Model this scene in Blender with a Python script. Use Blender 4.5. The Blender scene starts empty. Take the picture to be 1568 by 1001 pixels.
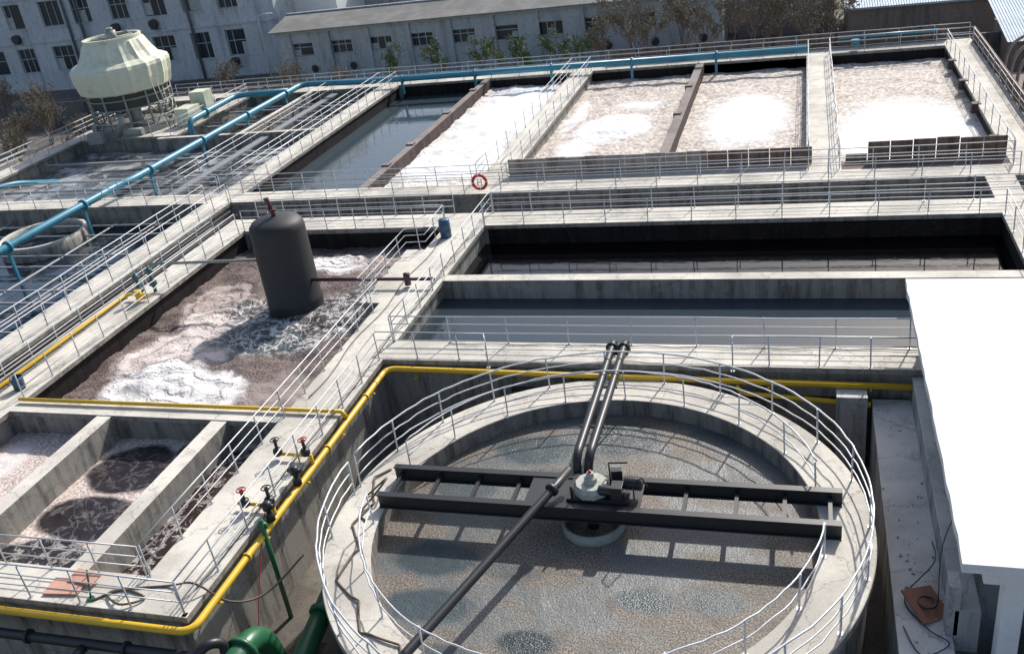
import bpy, math, random
from mathutils import Vector, Matrix
from mathutils import noise as NZ
random.seed(7)
S=bpy.context.scene
# ---------------------------------------------------------------- mesh builder
class MB:
    def __init__(s): s.v=[];s.f=[];s.m=[];s.s=[]
    def face(s,idx,m=0,sm=False): s.f.append(idx);s.m.append(m);s.s.append(sm)
    def quad(s,a,b,c,d,m=0):
        n=len(s.v);s.v+= [a,b,c,d];s.face((n,n+1,n+2,n+3),m)
    def box(s,x0,x1,y0,y1,z0,z1,m=0):
        n=len(s.v)
        s.v+=[(x0,y0,z0),(x1,y0,z0),(x1,y1,z0),(x0,y1,z0),(x0,y0,z1),(x1,y0,z1),(x1,y1,z1),(x0,y1,z1)]
        for q in((3,2,1,0),(4,5,6,7),(0,1,5,4),(1,2,6,5),(2,3,7,6),(3,0,4,7)): s.face(tuple(n+i for i in q),m)
    def obox(s,c,sz,ang,m=0,tilt=None):
        n=len(s.v);M=Matrix.Rotation(ang,3,'Z')
        if tilt: M=M@Matrix.Rotation(tilt[0],3,'X')@Matrix.Rotation(tilt[1],3,'Y')
        for dz in(-.5,.5):
            for dx,dy in((-.5,-.5),(.5,-.5),(.5,.5),(-.5,.5)):
                p=M@Vector((dx*sz[0],dy*sz[1],dz*sz[2]));s.v.append((c[0]+p.x,c[1]+p.y,c[2]+p.z))
        for q in((3,2,1,0),(4,5,6,7),(0,1,5,4),(1,2,6,5),(2,3,7,6),(3,0,4,7)): s.face(tuple(n+i for i in q),m)
    def tube(s,pts,r,n=6,m=0,closed=False,cap=True):
        P=[Vector(p) for p in pts];k=len(P);base=len(s.v);u=None
        rr=r if isinstance(r,(list,tuple)) else [r]*k
        for i in range(k):
            if closed: t=(P[(i+1)%k]-P[i-1])
            elif i==0: t=P[1]-P[0]
            elif i==k-1: t=P[-1]-P[-2]
            else: t=(P[i+1]-P[i]).normalized()+(P[i]-P[i-1]).normalized()
            if t.length<1e-9: t=Vector((0,0,1))
            t.normalize()
            if u is None:
                u=t.orthogonal().normalized() if abs(t.z)>.9 else t.cross(Vector((0,0,1))).normalized()
            else:
                u=(u-t*u.dot(t))
                u=u.normalized() if u.length>1e-6 else t.orthogonal().normalized()
            w=t.cross(u)
            for j in range(n):
                a=2*math.pi*j/n;q=P[i]+(u*math.cos(a)+w*math.sin(a))*rr[i];s.v.append(tuple(q))
        for i in range(k if closed else k-1):
            a=base+i*n;b=base+((i+1)%k)*n
            for j in range(n):
                j2=(j+1)%n;s.face((a+j,a+j2,b+j2,b+j),m,True)
        if cap and not closed:
            s.face(tuple(base+j for j in range(n-1,-1,-1)),m);s.face(tuple(base+(k-1)*n+j for j in range(n)),m)
    def lathe(s,c,prof,n=32,m=0,sm=True):
        base=len(s.v)
        for r,z in prof:
            for j in range(n):
                a=2*math.pi*j/n;s.v.append((c[0]+r*math.cos(a),c[1]+r*math.sin(a),c[2]+z))
        for i in range(len(prof)-1):
            a=base+i*n;b=a+n
            for j in range(n):
                j2=(j+1)%n;s.face((a+j,a+j2,b+j2,b+j),m,sm)
    def disc(s,c,r,n=32,m=0):
        b=len(s.v)
        for j in range(n):
            a=2*math.pi*j/n;s.v.append((c[0]+r*math.cos(a),c[1]+r*math.sin(a),c[2]))
        s.face(tuple(range(b,b+n)),m)
    def build(s,name,mats,bevel=0):
        me=bpy.data.meshes.new(name);me.from_pydata(s.v,[],s.f)
        for mt in mats: me.materials.append(mt)
        me.polygons.foreach_set("material_index",s.m);me.polygons.foreach_set("use_smooth",s.s);me.update()
        o=bpy.data.objects.new(name,me);S.collection.objects.link(o)
        if bevel:
            b=o.modifiers.new("b",'BEVEL');b.width=bevel;b.segments=2;b.limit_method='ANGLE';b.angle_limit=math.radians(50)
        return o
def fillet(pts,rad,seg=5):
    P=[Vector(p) for p in pts];out=[P[0]]
    for i in range(1,len(P)-1):
        a=(P[i-1]-P[i]);b=(P[i+1]-P[i]);d=min(rad,a.length*.45,b.length*.45);a.normalize();b.normalize()
        p0=P[i]+a*d;p1=P[i]+b*d
        for k in range(seg+1):
            t=k/seg;out.append((1-t)**2*p0+2*t*(1-t)*P[i]+t*t*p1)
    out.append(P[-1]);return out
def spline(pts,seg=6):
    P=[Vector(p) for p in pts];out=[]
    for i in range(len(P)-1):
        p0=P[max(i-1,0)];p1=P[i];p2=P[i+1];p3=P[min(i+2,len(P)-1)]
        for k in range(seg):
            t=k/seg
            out.append(.5*((2*p1)+(p2-p0)*t+(2*p0-5*p1+4*p2-p3)*t*t+(3*p1-p0-3*p2+p3)*t**3))
    out.append(P[-1]);return out
# ---------------------------------------------------------------- materials
class NT:
    def __init__(s,name):
        s.mat=bpy.data.materials.new(name);s.mat.use_nodes=True;s.t=s.mat.node_tree;s.b=s.t.nodes["Principled BSDF"]
        s.tc=s.t.nodes.new("ShaderNodeTexCoord").outputs["Object"]
    def n(s,k,**kw):
        n=s.t.nodes.new(k)
        for a,b in kw.items(): setattr(n,a,b)
        return n
    def link(s,a,b): s.t.links.new(a,b)
    def noise(s,scale,detail=4,rough=.6,vec=None,dist=0):
        n=s.n("ShaderNodeTexNoise");n.inputs["Scale"].default_value=scale;n.inputs["Detail"].default_value=detail
        n.inputs["Roughness"].default_value=rough;n.inputs["Distortion"].default_value=dist
        s.link(vec or s.tc,n.inputs["Vector"]);return n
    def mr(s,v,a,b,c=0,d=1,smooth=True):
        n=s.n("ShaderNodeMapRange");n.interpolation_type='SMOOTHSTEP' if smooth else 'LINEAR'
        s.link(v,n.inputs[0])
        for i,x in enumerate((a,b,c,d)): n.inputs[i+1].default_value=x
        return n.outputs[0]
    def mix(s,f,a,b,mode='MIX'):
        n=s.n("ShaderNodeMix",data_type='RGBA',blend_type=mode)
        if isinstance(f,(int,float)): n.inputs[0].default_value=f
        else: s.link(f,n.inputs[0])
        for i,x in((6,a),(7,b)):
            if isinstance(x,tuple): n.inputs[i].default_value=(*x,1)
            else: s.link(x,n.inputs[i])
        return n.outputs[2]
    def math(s,op,a,b=0.0,clamp=False):
        n=s.n("ShaderNodeMath",operation=op);n.use_clamp=clamp
        for i,x in((0,a),(1,b)):
            if isinstance(x,(int,float)): n.inputs[i].default_value=x
            else: s.link(x,n.inputs[i])
        return n.outputs[0]
    def mapping(s,scale=(1,1,1),loc=(0,0,0),vec=None):
        n=s.n("ShaderNodeMapping");n.inputs["Scale"].default_value=scale;n.inputs["Location"].default_value=loc
        s.link(vec or s.tc,n.inputs[0]);return n.outputs[0]
    def bump(s,h,st=.3,d=.05):
        n=s.n("ShaderNodeBump");n.inputs["Strength"].default_value=st;n.inputs["Distance"].default_value=d
        s.link(h,n.inputs["Height"]);s.link(n.outputs[0],s.b.inputs["Normal"])
    def fin(s,col=None,rough=.7,metal=0,spec=None):
        if col is not None:
            if isinstance(col,tuple): s.b.inputs["Base Color"].default_value=(*col,1)
            else: s.link(col,s.b.inputs["Base Color"])
        if isinstance(rough,(int,float)): s.b.inputs["Roughness"].default_value=rough
        else: s.link(rough,s.b.inputs["Roughness"])
        s.b.inputs["Metallic"].default_value=metal
        if spec is not None: s.b.inputs["Specular IOR Level"].default_value=spec
        return s.mat
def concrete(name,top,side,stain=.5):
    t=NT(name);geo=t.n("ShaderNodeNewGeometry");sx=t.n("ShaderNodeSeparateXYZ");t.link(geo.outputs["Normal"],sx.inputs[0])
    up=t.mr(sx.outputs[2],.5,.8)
    big=t.noise(.35,5,.65).outputs[0];mid=t.noise(2.2,6,.7).outputs[0];fine=t.noise(22,3,.6).outputs[0];med=t.noise(.9,7,.75,dist=.4).outputs[0]
    tc=t.mix(t.mr(big,.35,.65),tuple(c*.74 for c in top),tuple(min(1,c*1.08) for c in top))
    tc=t.mix(t.mr(mid,.56,.75,0,stain),tc,tuple(c*.40 for c in top))
    tc=t.mix(t.mr(med,.54,.70,0,stain*.9),tc,tuple(c*.50 for c in top))
    st=t.noise(1,5,.7,t.mapping((2.2,2.2,.22))).outputs[0]
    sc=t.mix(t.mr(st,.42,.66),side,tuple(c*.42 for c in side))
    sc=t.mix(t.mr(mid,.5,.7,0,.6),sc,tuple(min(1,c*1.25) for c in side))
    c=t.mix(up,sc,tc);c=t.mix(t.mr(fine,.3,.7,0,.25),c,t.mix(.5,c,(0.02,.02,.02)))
    vor=t.n("ShaderNodeTexVoronoi",feature='DISTANCE_TO_EDGE');vor.inputs["Scale"].default_value=.45
    wv=t.n("ShaderNodeVectorMath",operation='ADD');t.link(t.tc,wv.inputs[0]);nz=t.noise(1.3,5,.7);t.link(nz.outputs[1],wv.inputs[1]);t.link(wv.outputs[0],vor.inputs["Vector"])
    c=t.mix(t.mr(vor.outputs[0],0,.012,.45,0),c,(.06,.055,.05))
    t.bump(t.math('ADD',mid,t.math('MULTIPLY',fine,.4)),.35,.04)
    return t.fin(c,.88,spec=.25)
CONC=concrete("weathered_concrete",(.70,.655,.57),(.32,.30,.265),.65)
CONC_D=concrete("dark_stained_concrete",(.30,.26,.235),(.10,.075,.068),.7)
CONC_L=concrete("pale_concrete",(.66,.635,.59),(.38,.38,.37),.5)
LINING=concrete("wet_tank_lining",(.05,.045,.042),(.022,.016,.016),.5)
def paint(name,col,rough=.45,metal=0,dirt=.35,sc=3,spec=None):
    t=NT(name);a=t.noise(sc,6,.7).outputs[0];b=t.noise(sc*9,3,.6).outputs[0]
    c=t.mix(t.mr(a,.48,.72,0,dirt),col,tuple(x*.35+.01 for x in col));c=t.mix(t.mr(b,.55,.8,0,dirt*.6),c,(.12,.09,.07))
    t.bump(b,.12,.01);return t.fin(c,rough,metal,spec)
STEEL=paint("galvanised_steel",(.53,.54,.55),.45,.3,.35,1.2)
BLACK=paint("black_steel_paint",(.022,.023,.026),.42,0,.3)
TANKBLK=paint("black_plastic_tank",(.022,.022,.026),.6,0,.5,1.5)
YEL=paint("yellow_pipe_paint",(.76,.47,.03),.4,0,.3,1.5)
BLUE=paint("blue_pipe_paint",(.05,.25,.35),.4,0,.55,.8)
GREEN=paint("green_pipe_paint",(.025,.13,.055),.35,0,.4)
RED=paint("red_paint",(.36,.03,.025),.4,0,.4)
WHITE=paint("white_paint",(.8,.8,.78),.6,0,.15)
BARREL=paint("blue_plastic",(.03,.09,.16),.4)
GREYM=paint("grey_machine_paint",(.28,.29,.26),.5,0,.45,5)
RUST=paint("rusty_steel",(.30,.13,.08),.8,0,.5)
CREAM=paint("cream_fibreglass",(.70,.70,.54),.5,0,.5,.8)
PLANK=paint("weathered_plank",(.30,.24,.17),.85,0,.4)
ORNG=paint("pink_board",(.62,.33,.24),.8,0,.4,2)
RUBBER=paint("rubber_hose",(.12,.085,.06),.6)
BARK=paint("tree_bark",(.21,.17,.14),.9)
def water(name,col,bump=.06,scale=1.4,scum_sheen=0,scum_sheen_col=(.2,.18,.15),rough=.04,lo=.5,hi=.68):
    t=NT(name);a=t.noise(scale,4,.55,t.mapping((1,1.8,1))).outputs[0];c=col
    if scum_sheen:
        z=t.noise(.5,7,.7,dist=.6).outputs[0];f=t.mr(z,lo,hi,0,scum_sheen);c=t.mix(f,col,scum_sheen_col)
        t.link(t.mr(z,lo,hi,rough,.4),t.b.inputs["Roughness"])
        t.bump(a,bump,.1)
        t.link(c,t.b.inputs["Base Color"]);return t.mat
    t.bump(a,bump,.1);return t.fin(c,rough)
def foam(name,dark,light,spots,warp=1.2,grain=9,rough=.75,bump=.6,lo=.4,hi=.6,vs=1.6,big=.5,lacecol=(.82,.77,.73),blobs=None,edge=.65):
    """spots: (x,y,rx,ry,(r,g,b),strength,web); web>0 = foam lace over the spot, web<0 = rolling foam rings with painted shade between them"""
    t=NT(name);n1=t.noise(.55,5,.6)
    su=t.n("ShaderNodeVectorMath",operation='SUBTRACT');t.link(n1.outputs[1],su.inputs[0]);su.inputs[1].default_value=(.5,.5,.5)
    mu=t.n("ShaderNodeVectorMath",operation='SCALE');t.link(su.outputs[0],mu.inputs[0]);mu.inputs[3].default_value=warp*3
    ad=t.n("ShaderNodeVectorMath",operation='ADD');t.link(t.tc,ad.inputs[0]);t.link(mu.outputs[0],ad.inputs[1]);wp=ad.outputs[0]
    g=t.noise(grain,4,.65).outputs[0];g2=t.noise(1.1,6,.7,dist=.5).outputs[0];g3=t.noise(1.6,7,.72,dist=1.6).outputs[0]
    c=t.mix(t.mr(g,lo,hi),dark,light);c=t.mix(t.mr(g2,.42,.7,0,big),c,dark)
    wet=None;ringh=None
    if blobs:
        bn=t.noise(blobs[0],3,.45,t.mapping((1,1.6,1)));wet=t.mr(bn.outputs[0],blobs[1],blobs[2],0,blobs[3]);c=t.mix(wet,c,t.mix(t.mr(g,.4,.62,0,.35),blobs[4],light))
    vor=t.n("ShaderNodeTexVoronoi",feature='DISTANCE_TO_EDGE');vor.inputs["Scale"].default_value=vs
    a2=t.n("ShaderNodeVectorMath",operation='ADD');t.link(wp,a2.inputs[0]);nz=t.noise(2.2,4,.65);t.link(nz.outputs[1],a2.inputs[1]);t.link(a2.outputs[0],vor.inputs["Vector"])
    lace=t.math('MAXIMUM',t.mr(vor.outputs[0],.0,.05,1,0),t.mr(g3,.53,.6,0,1))
    for (x,y,rx,ry,col,stg,gm) in spots:
        s=t.n("ShaderNodeVectorMath",operation='SUBTRACT');t.link(wp,s.inputs[0]);s.inputs[1].default_value=(x,y,0)
        m=t.n("ShaderNodeVectorMath",operation='MULTIPLY');t.link(s.outputs[0],m.inputs[0]);m.inputs[1].default_value=(1/rx,1/ry,0)
        l=t.n("ShaderNodeVectorMath",operation='LENGTH');t.link(m.outputs[0],l.inputs[0])
        dkk=sum(col)<.6
        f=t.mr(l.outputs[1],edge if dkk else .45,1.1,stg,0)
        if gm<0:
            f=t.mr(l.outputs[1],.8,1.05,stg,0)
            rg=t.mr(t.math('SINE',t.math('ADD',t.math('MULTIPLY',l.outputs[1],17),t.math('MULTIPLY',g2,9))),-.2,1,0,1)
            fade=t.mr(l.outputs[1],.15,.7,0,-gm)
            cc=t.mix(t.math('MULTIPLY',rg,fade),col,tuple(q*.52 for q in col))  # darker rings: shade in the foam troughs painted into the colour
            rh=t.math('MULTIPLY',t.math('MULTIPLY',rg,f),-.9);ringh=rh if ringh is None else t.math('ADD',ringh,rh)
        elif gm>0:
            cc=t.mix(t.math('MULTIPLY',lace,gm),col,lacecol)
        elif dkk: cc=t.mix(t.mr(g,.35,.6,.0,.2),col,dark)
        else:
            f=t.math('MULTIPLY',f,t.mr(g2,.3,.55,.75,1.15),True)
            cc=t.mix(t.mr(g,.35,.6,.0,.12),col,dark)
        c=t.mix(f,c,cc)
        if dkk: wet=f if wet is None else t.math('MAXIMUM',wet,f)
    h=t.math('ADD',t.math('MULTIPLY',g,.5),t.math('ADD',g2,t.math('MULTIPLY',g3,.6)))
    if ringh is not None: h=t.math('ADD',h,ringh)
    t.bump(h,bump,.12)
    if wet is not None: r=t.mr(wet,0,1,rough,.2,False)
    else: r=rough
    return t.fin(c,r,spec=.3)
# ---------------------------------------------------------------- camera, sun, sky
yaw,pit,rol=0.3348628,0.4667753,-0.1468466
fw=Vector((-math.sin(yaw)*math.cos(pit),math.cos(yaw)*math.cos(pit),-math.sin(pit)));r=fw.cross(Vector((0,0,1))).normalized();u=r.cross(fw)
cr,sr=math.cos(rol),math.sin(rol);r2=r*cr+u*sr;u2=-r*sr+u*cr
M=Matrix((r2,u2,-fw)).transposed().to_4x4();M.translation=(0,0,15.6)
cam=bpy.data.cameras.new("camera");co=bpy.data.objects.new("camera",cam);S.collection.objects.link(co);co.matrix_world=M
cam.lens=36*1449.86/1568;cam.sensor_width=36;cam.clip_end=3000;S.camera=co
az,el=math.radians(17),math.radians(39)
sd=Vector((math.cos(el)*math.sin(az),math.cos(el)*math.cos(az),math.sin(el)))
L=bpy.data.lights.new("sun",'SUN');L.energy=4.8;L.angle=math.radians(1.2);L.color=(1,.965,.915)
lo=bpy.data.objects.new("sun",L);S.collection.objects.link(lo);lo.rotation_euler=sd.to_track_quat('Z','Y').to_euler();lo.location=(20,40,60)
w=bpy.data.worlds.new("World");S.world=w;w.use_nodes=True;nt=w.node_tree;sk=nt.nodes.new("ShaderNodeTexSky");sk.sky_type='NISHITA';sk.sun_disc=False
sk.sun_elevation=el;sk.sun_rotation=az;sk.dust_density=2.2;sk.air_density=1.0
nt.links.new(sk.outputs[0],nt.nodes["Background"].inputs[0]);nt.nodes["Background"].inputs[1].default_value=.15
S.view_settings.view_transform='Standard';S.view_settings.look='None';S.view_settings.exposure=0
# ---------------------------------------------------------------- ground
GZ=-3.2
t=NT("ground_soil");a=t.noise(.25,7,.7).outputs[0];b=t.noise(4,5,.7).outputs[0]
c=t.mix(t.mr(a,.4,.62),(.11,.095,.08),(.20,.18,.15));c=t.mix(t.mr(b,.5,.7,0,.6),c,(.055,.05,.04));t.bump(b,.5,.1);GM=t.fin(c,.95)
g=MB();g.quad((-900,-300,GZ),(900,-300,GZ),(900,1500,GZ),(-900,1500,GZ));g.build("ground",[GM])
# ---------------------------------------------------------------- union of rectangular solids
def union(name,rects,z0,z1,mat,bevel=0):
    xs=sorted({round(v,3) for q in rects for v in q[:2]});ys=sorted({round(v,3) for q in rects for v in q[2:4]})
    def sol(i,j):
        if i<0 or j<0 or i>=len(xs)-1 or j>=len(ys)-1: return False
        cx=(xs[i]+xs[i+1])/2;cy=(ys[j]+ys[j+1])/2
        return any(a<cx<b and c<cy<d for a,b,c,d in rects)
    m=MB();vid={}
    def V(i,j,k):
        if (i,j,k) not in vid: vid[(i,j,k)]=len(m.v);m.v.append((xs[i],ys[j],z1 if k else z0))
        return vid[(i,j,k)]
    for i in range(len(xs)-1):
        for j in range(len(ys)-1):
            if not sol(i,j): continue
            m.face((V(i,j,1),V(i+1,j,1),V(i+1,j+1,1),V(i,j+1,1)));m.face((V(i,j+1,0),V(i+1,j+1,0),V(i+1,j,0),V(i,j,0)))
            if not sol(i,j-1): m.face((V(i,j,0),V(i+1,j,0),V(i+1,j,1),V(i,j,1)))
            if not sol(i+1,j): m.face((V(i+1,j,0),V(i+1,j+1,0),V(i+1,j+1,1),V(i+1,j,1)))
            if not sol(i,j+1): m.face((V(i+1,j+1,0),V(i,j+1,0),V(i,j+1,1),V(i+1,j+1,1)))
            if not sol(i-1,j): m.face((V(i,j+1,0),V(i,j,0),V(i,j,1),V(i,j+1,1)))
    return m.build(name,[mat],bevel)
SL=[(-16.3,-14.3,14.05,41.0),(-17.2,-16,31.2,36.6),(-16,8.8,26.7,28.1),(7.6,8.8,26.7,45.2),(-28.8,8.8,39.3,41.0),(-56,10.7,43.7,45.3),(-32.2,-30.6,2,71.2),
 (-28.8,-27.2,2,41.0),(-28.0,-15,22.5,23.4),(-28.5,-14.3,14.05,15.3),(-16.6,-15.0,44,71),(.1,1.7,44,71),(8.9,10.7,44,71.2),(-54,10.7,69.6,71.2),(-54,-52.4,44,71.2),
 (-52.9,-45.2,58.6,65.5),(-45.4,-44,58.6,71)]
union("concrete_walkway",SL,-.2,0,CONC,.02)
W=[(a+.14,b-.14,c+.14,d-.14) for a,b,c,d in SL]
union("tank_wall",W,GZ,-.12,CONC)
TH=[(-14.5,7.8,33.3,33.9),(-23.4,-22.8,15,22.7),(-18.8,-18.2,15,22.7),(-45.3,-32,58,58.4),(-38.6,-38.2,58.2,69.8)]
union("tank_divider_wall",TH,GZ,-.03,CONC,.015)
TD=[(-23.5,-23.0,45,69.8),(-7.45,-6.9,45,69.8)]
union("tank_divider_wall",TD,GZ,-.04,CONC_D,.015)
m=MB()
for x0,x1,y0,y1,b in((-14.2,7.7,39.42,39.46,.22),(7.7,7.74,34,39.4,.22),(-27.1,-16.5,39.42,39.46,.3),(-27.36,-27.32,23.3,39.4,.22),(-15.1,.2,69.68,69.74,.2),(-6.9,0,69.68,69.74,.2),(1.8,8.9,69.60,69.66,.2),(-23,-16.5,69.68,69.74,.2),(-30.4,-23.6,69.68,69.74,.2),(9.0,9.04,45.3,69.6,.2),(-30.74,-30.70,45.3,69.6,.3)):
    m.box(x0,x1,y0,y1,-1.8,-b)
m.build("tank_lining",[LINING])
m=MB()
for x,ys in((-7.2,(47.5,56.5,63)),(-23.25,(49,53,60,66)),(8.95,(49,55,60,65))):
    for y in ys: m.box(x-.35,x+.12,y,y+.5,-.5,.05)
m.build("weir_block",[CONC_D],.02)
# parapets
m=MB()
x=-15.0
while x<-4.7:
    m.box(x,x+1.02,46.3,46.4,0.0,.9+random.uniform(-.03,.03));x+=1.04
m.box(-15.05,-4.6,46.22,46.298,.15,.27)
m.box(-15,0.1,45.3,46.6,-.25,-.02)
m.build("precast_parapet",[concrete("parapet_concrete",(.5,.47,.42),(.38,.335,.29),.6)],.01)
BRP=concrete("brown_panel",(.20,.14,.12),(.20,.13,.105),.6)
m=MB();x=-4.6
while x<0: m.box(x,x+.96,46.3,46.38,0,.85);x+=1
x=1.9
while x<8.6: m.box(x,x+.96,46.3,46.38,0,1.0+random.uniform(-.05,.05) if x>2.5 else .4);x+=1
m.box(1.7,8.9,45.3,46.6,-.25,-.02)
m.build("brown_parapet",[BRP])
m=MB()
x=-14
while x<8.9: m.box(x,x+1.9,71.3,71.4,0,1.0);x+=1.94
m.build("brown_parapet",[BRP])
m=MB();y=45.5
while y<70: m.box(10.75,10.82,y,y+1.9,0,.9);y+=1.94
m.build("brown_parapet",[BRP])
# ---------------------------------------------------------------- liquids
def sheet(name,x0,x1,y0,y1,z,mat,res=0,amp=0,f=None,fine=.35):
    m=MB()
    if not res: m.quad((x0,y0,z),(x1,y0,z),(x1,y1,z),(x0,y1,z));return m.build(name,[mat])
    nx=int((x1-x0)/res)+1;ny=int((y1-y0)/res)+1
    for j in range(ny+1):
        for i in range(nx+1):
            x=x0+(x1-x0)*i/nx;y=y0+(y1-y0)*j/ny
            h=NZ.fractal(Vector((x*.6,y*.6,z)),.7,2.1,4)*amp+NZ.fractal(Vector((x*2.2,y*2.2,z+5)),.7,2.1,3)*amp*fine
            if f: h+=f(x,y)
            m.v.append((x,y,z+h))
    for j in range(ny):
        for i in range(nx):
            a=j*(nx+1)+i;m.face((a,a+1,a+nx+2,a+nx+1),0,True)
    return m.build(name,[mat])
sheet("pool_water",-14.5,7.8,28,33.4,-.85,water("grey_water",(.035,.05,.062),.03,.9))
sheet("pool_water",-14.5,7.8,33.8,39.5,-1.0,water("black_water",(.003,.003,.004),.05,1.3))
sheet("channel_water",-30.8,8,40.8,43.9,-1.6,water("channel_water",(.02,.022,.022),.1,2))
sheet("pool_water",-30.8,-23.2,45,69.8,-1.0,water("blue_water",(.05,.072,.085),.06,1.2))
sheet("pool_water",-45.2,-32,58.2,69.8,-1.1,water("scummy_water",(.04,.045,.05),.1,1.3,.8,(.3,.3,.29)))
sheet("pool_water",-52.6,-32,45,58.2,-.9,water("painted_sheen_water",(.09,.10,.11),.1,1.3,.85,(.42,.42,.41),lo=.45,hi=.62))  # pale patches: sky reflection painted into the water colour
sheet("pool_water",-60,-32,0,43.9,-1.3,water("dark_blue_water",(.012,.022,.035),.12,1.1,.6,(.18,.19,.19)))
wh=(.9,.9,.905)
F1=foam("white_foam_a",(.50,.45,.40),(.84,.82,.79),[(-19.8,62,3.6,9,wh,1,0),(-20,52,3.4,4,wh,.95,-.25),(-19.5,46.6,3,.8,(.3,.28,.26),.6,.5)],.8,5,bump=.55)
sheet("aeration_foam",-23.2,-16.4,45,69.8,-.75,F1,.2,.14)
F2=foam("white_foam_b",(.38,.31,.26),(.72,.665,.60),[(-11.3,57,2.5,3.2,wh,1,-.3),(-12.9,53,1.5,2.2,wh,.8,0),(-10.6,62,2,.8,(.9,.9,.9),.7,0),(-14.4,60,.6,5,wh,.6,0)],.8,4.5,bump=.6,big=.45)
sheet("aeration_foam",-15.2,-7.2,45,69.8,-.8,F2,.2,.09,lambda x,y:.25*math.exp(-((x+11.5)/2)**2-((y-57)/3)**2))
F3=foam("white_foam_c",(.38,.31,.26),(.74,.685,.62),[(-3.4,57.5,2.9,6.0,wh,1,0)],.7,4.5,bump=.6,big=.45)
sheet("aeration_foam",-7.1,.3,45,69.8,-.8,F3,.2,.08,lambda x,y:.2*math.exp(-((x+3.4)/2)**2-((y-58)/4)**2))
F4=foam("white_foam_d",(.38,.31,.26),(.73,.675,.61),[(5.2,53,4.4,7.8,wh,1,0)],.7,4.5,bump=.6,big=.45)
sheet("aeration_foam",1.5,9.1,45,69.8,-.8,F4,.2,.08)
tan=(.74,.64,.59);br=(.88,.84,.81)
F5=foam("brown_foam",(.085,.06,.054),(.30,.235,.21),[
 (-24.3,28.4,2.6,2.6,tan,.97,-.75),(-22.6,25.6,3.4,1.7,br,1,-.35),(-25.4,33.4,1.6,2.2,(.50,.41,.37),.85,-.7),(-21.6,37.2,2.2,1.2,br,1,-.6),(-24.2,31.6,1.9,1.2,tan,.95,-.6),
 (-18.9,37.6,2.0,1.4,(.5,.42,.38),.7,0),(-18.3,25.8,1.6,1.9,(.40,.33,.30),.7,0),(-21.0,30.1,2.9,2.1,(.045,.065,.075),1,.85),(-18.4,32.4,2.1,2.8,(.05,.045,.048),1,.8),(-23.0,32.4,1.6,1.4,(.09,.08,.08),.9,.95),(-17.8,36.3,1.2,1,(.05,.04,.04),.9,.4)],.7,13,lo=.38,hi=.66,vs=1.0,bump=.8)
sheet("aeration_foam",-27.4,-16.2,23.2,39.5,-1.0,F5,.14,.15,lambda x,y:.45*math.exp(-((x+23.6)/1.8)**2-((y-27.3)/2)**2)+.2*math.exp(-((x+21.6)/1.6)**2-((y-37)/1)**2))
dk=(.028,.022,.026)
F6=foam("cream_foam",(.42,.32,.28),(.80,.71,.65),[(-21.1,20.9,1.6,1.35,dk,1,.10),(-20.9,18.4,1.9,1.05,dk,1,.14),(-21.2,16.4,2.0,1.0,dk,1,.4),(-19.4,22.1,.7,.7,(.08,.055,.05),.95,.2),
 (-17.6,20.4,1.3,1.9,(.035,.018,.015),1,.45),(-17.3,17.3,1.3,1.6,(.035,.02,.017),1,.55),(-26.4,20.5,.9,1.8,(.85,.8,.77),.8,0),(-25.6,17.0,1.3,1.2,dk,1,.35)],.22,11,vs=.8,big=.25,edge=.9,bump=.45)
sheet("aeration_foam",-27.5,-16.2,15.0,22.7,-1.0,F6,.12,.05,None,.8)
# ---------------------------------------------------------------- clarifier
CX,CY,RI,RO,CZ=-5.36,19.3,5.83,7.0,-.4
m=MB()
m.lathe((CX,CY,0),[(RI,-2.5),(RI,CZ-.02),(RI+.02,CZ),(RO+.10,CZ),(RO+.12,CZ-.02),(RO+.12,CZ-.22),(RO-.05,CZ-.22),(RO-.05,GZ)],128)
for i in range(len(m.s)): m.s[i]=False
m.build("clarifier_tank",[concrete("clarifier_concrete",(.68,.635,.55),(.30,.275,.24),.65)])
blu=(.04,.068,.08)
FC=foam("clarifier_scum",(.085,.07,.055),(.31,.27,.225),[(-9.3,17.9,1.4,.75,blu,.92,0),(-8.9,16.2,1.4,.65,blu,.9,0),(-6.1,15.3,.8,.5,(.02,.038,.045),1,0),(-7.9,23.0,1.4,.9,blu,.85,0),(-5.2,23.8,1.2,1.1,(.045,.06,.07),.95,0),
 (-3.6,17.0,.85,.5,blu,.95,0),(-2.0,17.2,.9,.5,blu,.8,0),(-9.5,21,1.2,.65,blu,.75,0),(-7,21.6,1.5,.6,blu,.75,0),(-4,14.6,1.2,.5,blu,.8,0),(-1.6,21.6,1.2,.7,blu,.55,0),(-2.5,24,1.0,.5,blu,.5,0),(-7.3,17.6,1,.4,blu,.6,0),(-7.9,14.6,1.0,.5,blu,.8,0)],.2,20,.5,.35,.40,.62,blobs=(.42,.49,.58,.7,(.10,.125,.135)))
m=MB();m.disc((CX,CY,-.95),RI+.05,96);m.build("clarifier_water",[FC])
m=MB()
for y,x0,x1 in((19.2,-11.35,.95),(20.5,-11.35,1.0)):
    m.box(x0,x1,y-.03,y+.03,-.36,.02);m.box(x0,x1,y-.10,y+.10,.02,.05);m.box(x0,x1,y-.10,y+.10,-.395,-.36)
for x in(-11.1,-9.9,-8.7,-7.5,-2.9,-1.6,-.4,.7): m.box(x-.05,x+.05,19.23,20.47,-.22,-.12)
m.box(-7.1,-4.0,19.3,20.4,-.03,.015)
m.build("clarifier_bridge",[BLACK])
m=MB()
m.lathe((-5.35,19.65,0),[(0,-.95),(.85,-1.3),(.85,-.66),(.79,-.66),(.79,-1.0)],32,0)
m.build("clarifier_feed_well",[GREYM])
m=MB();m.tube([(-5.35,19.65,-1.2),(-5.35,19.65,0)],.16,12,1)
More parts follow.
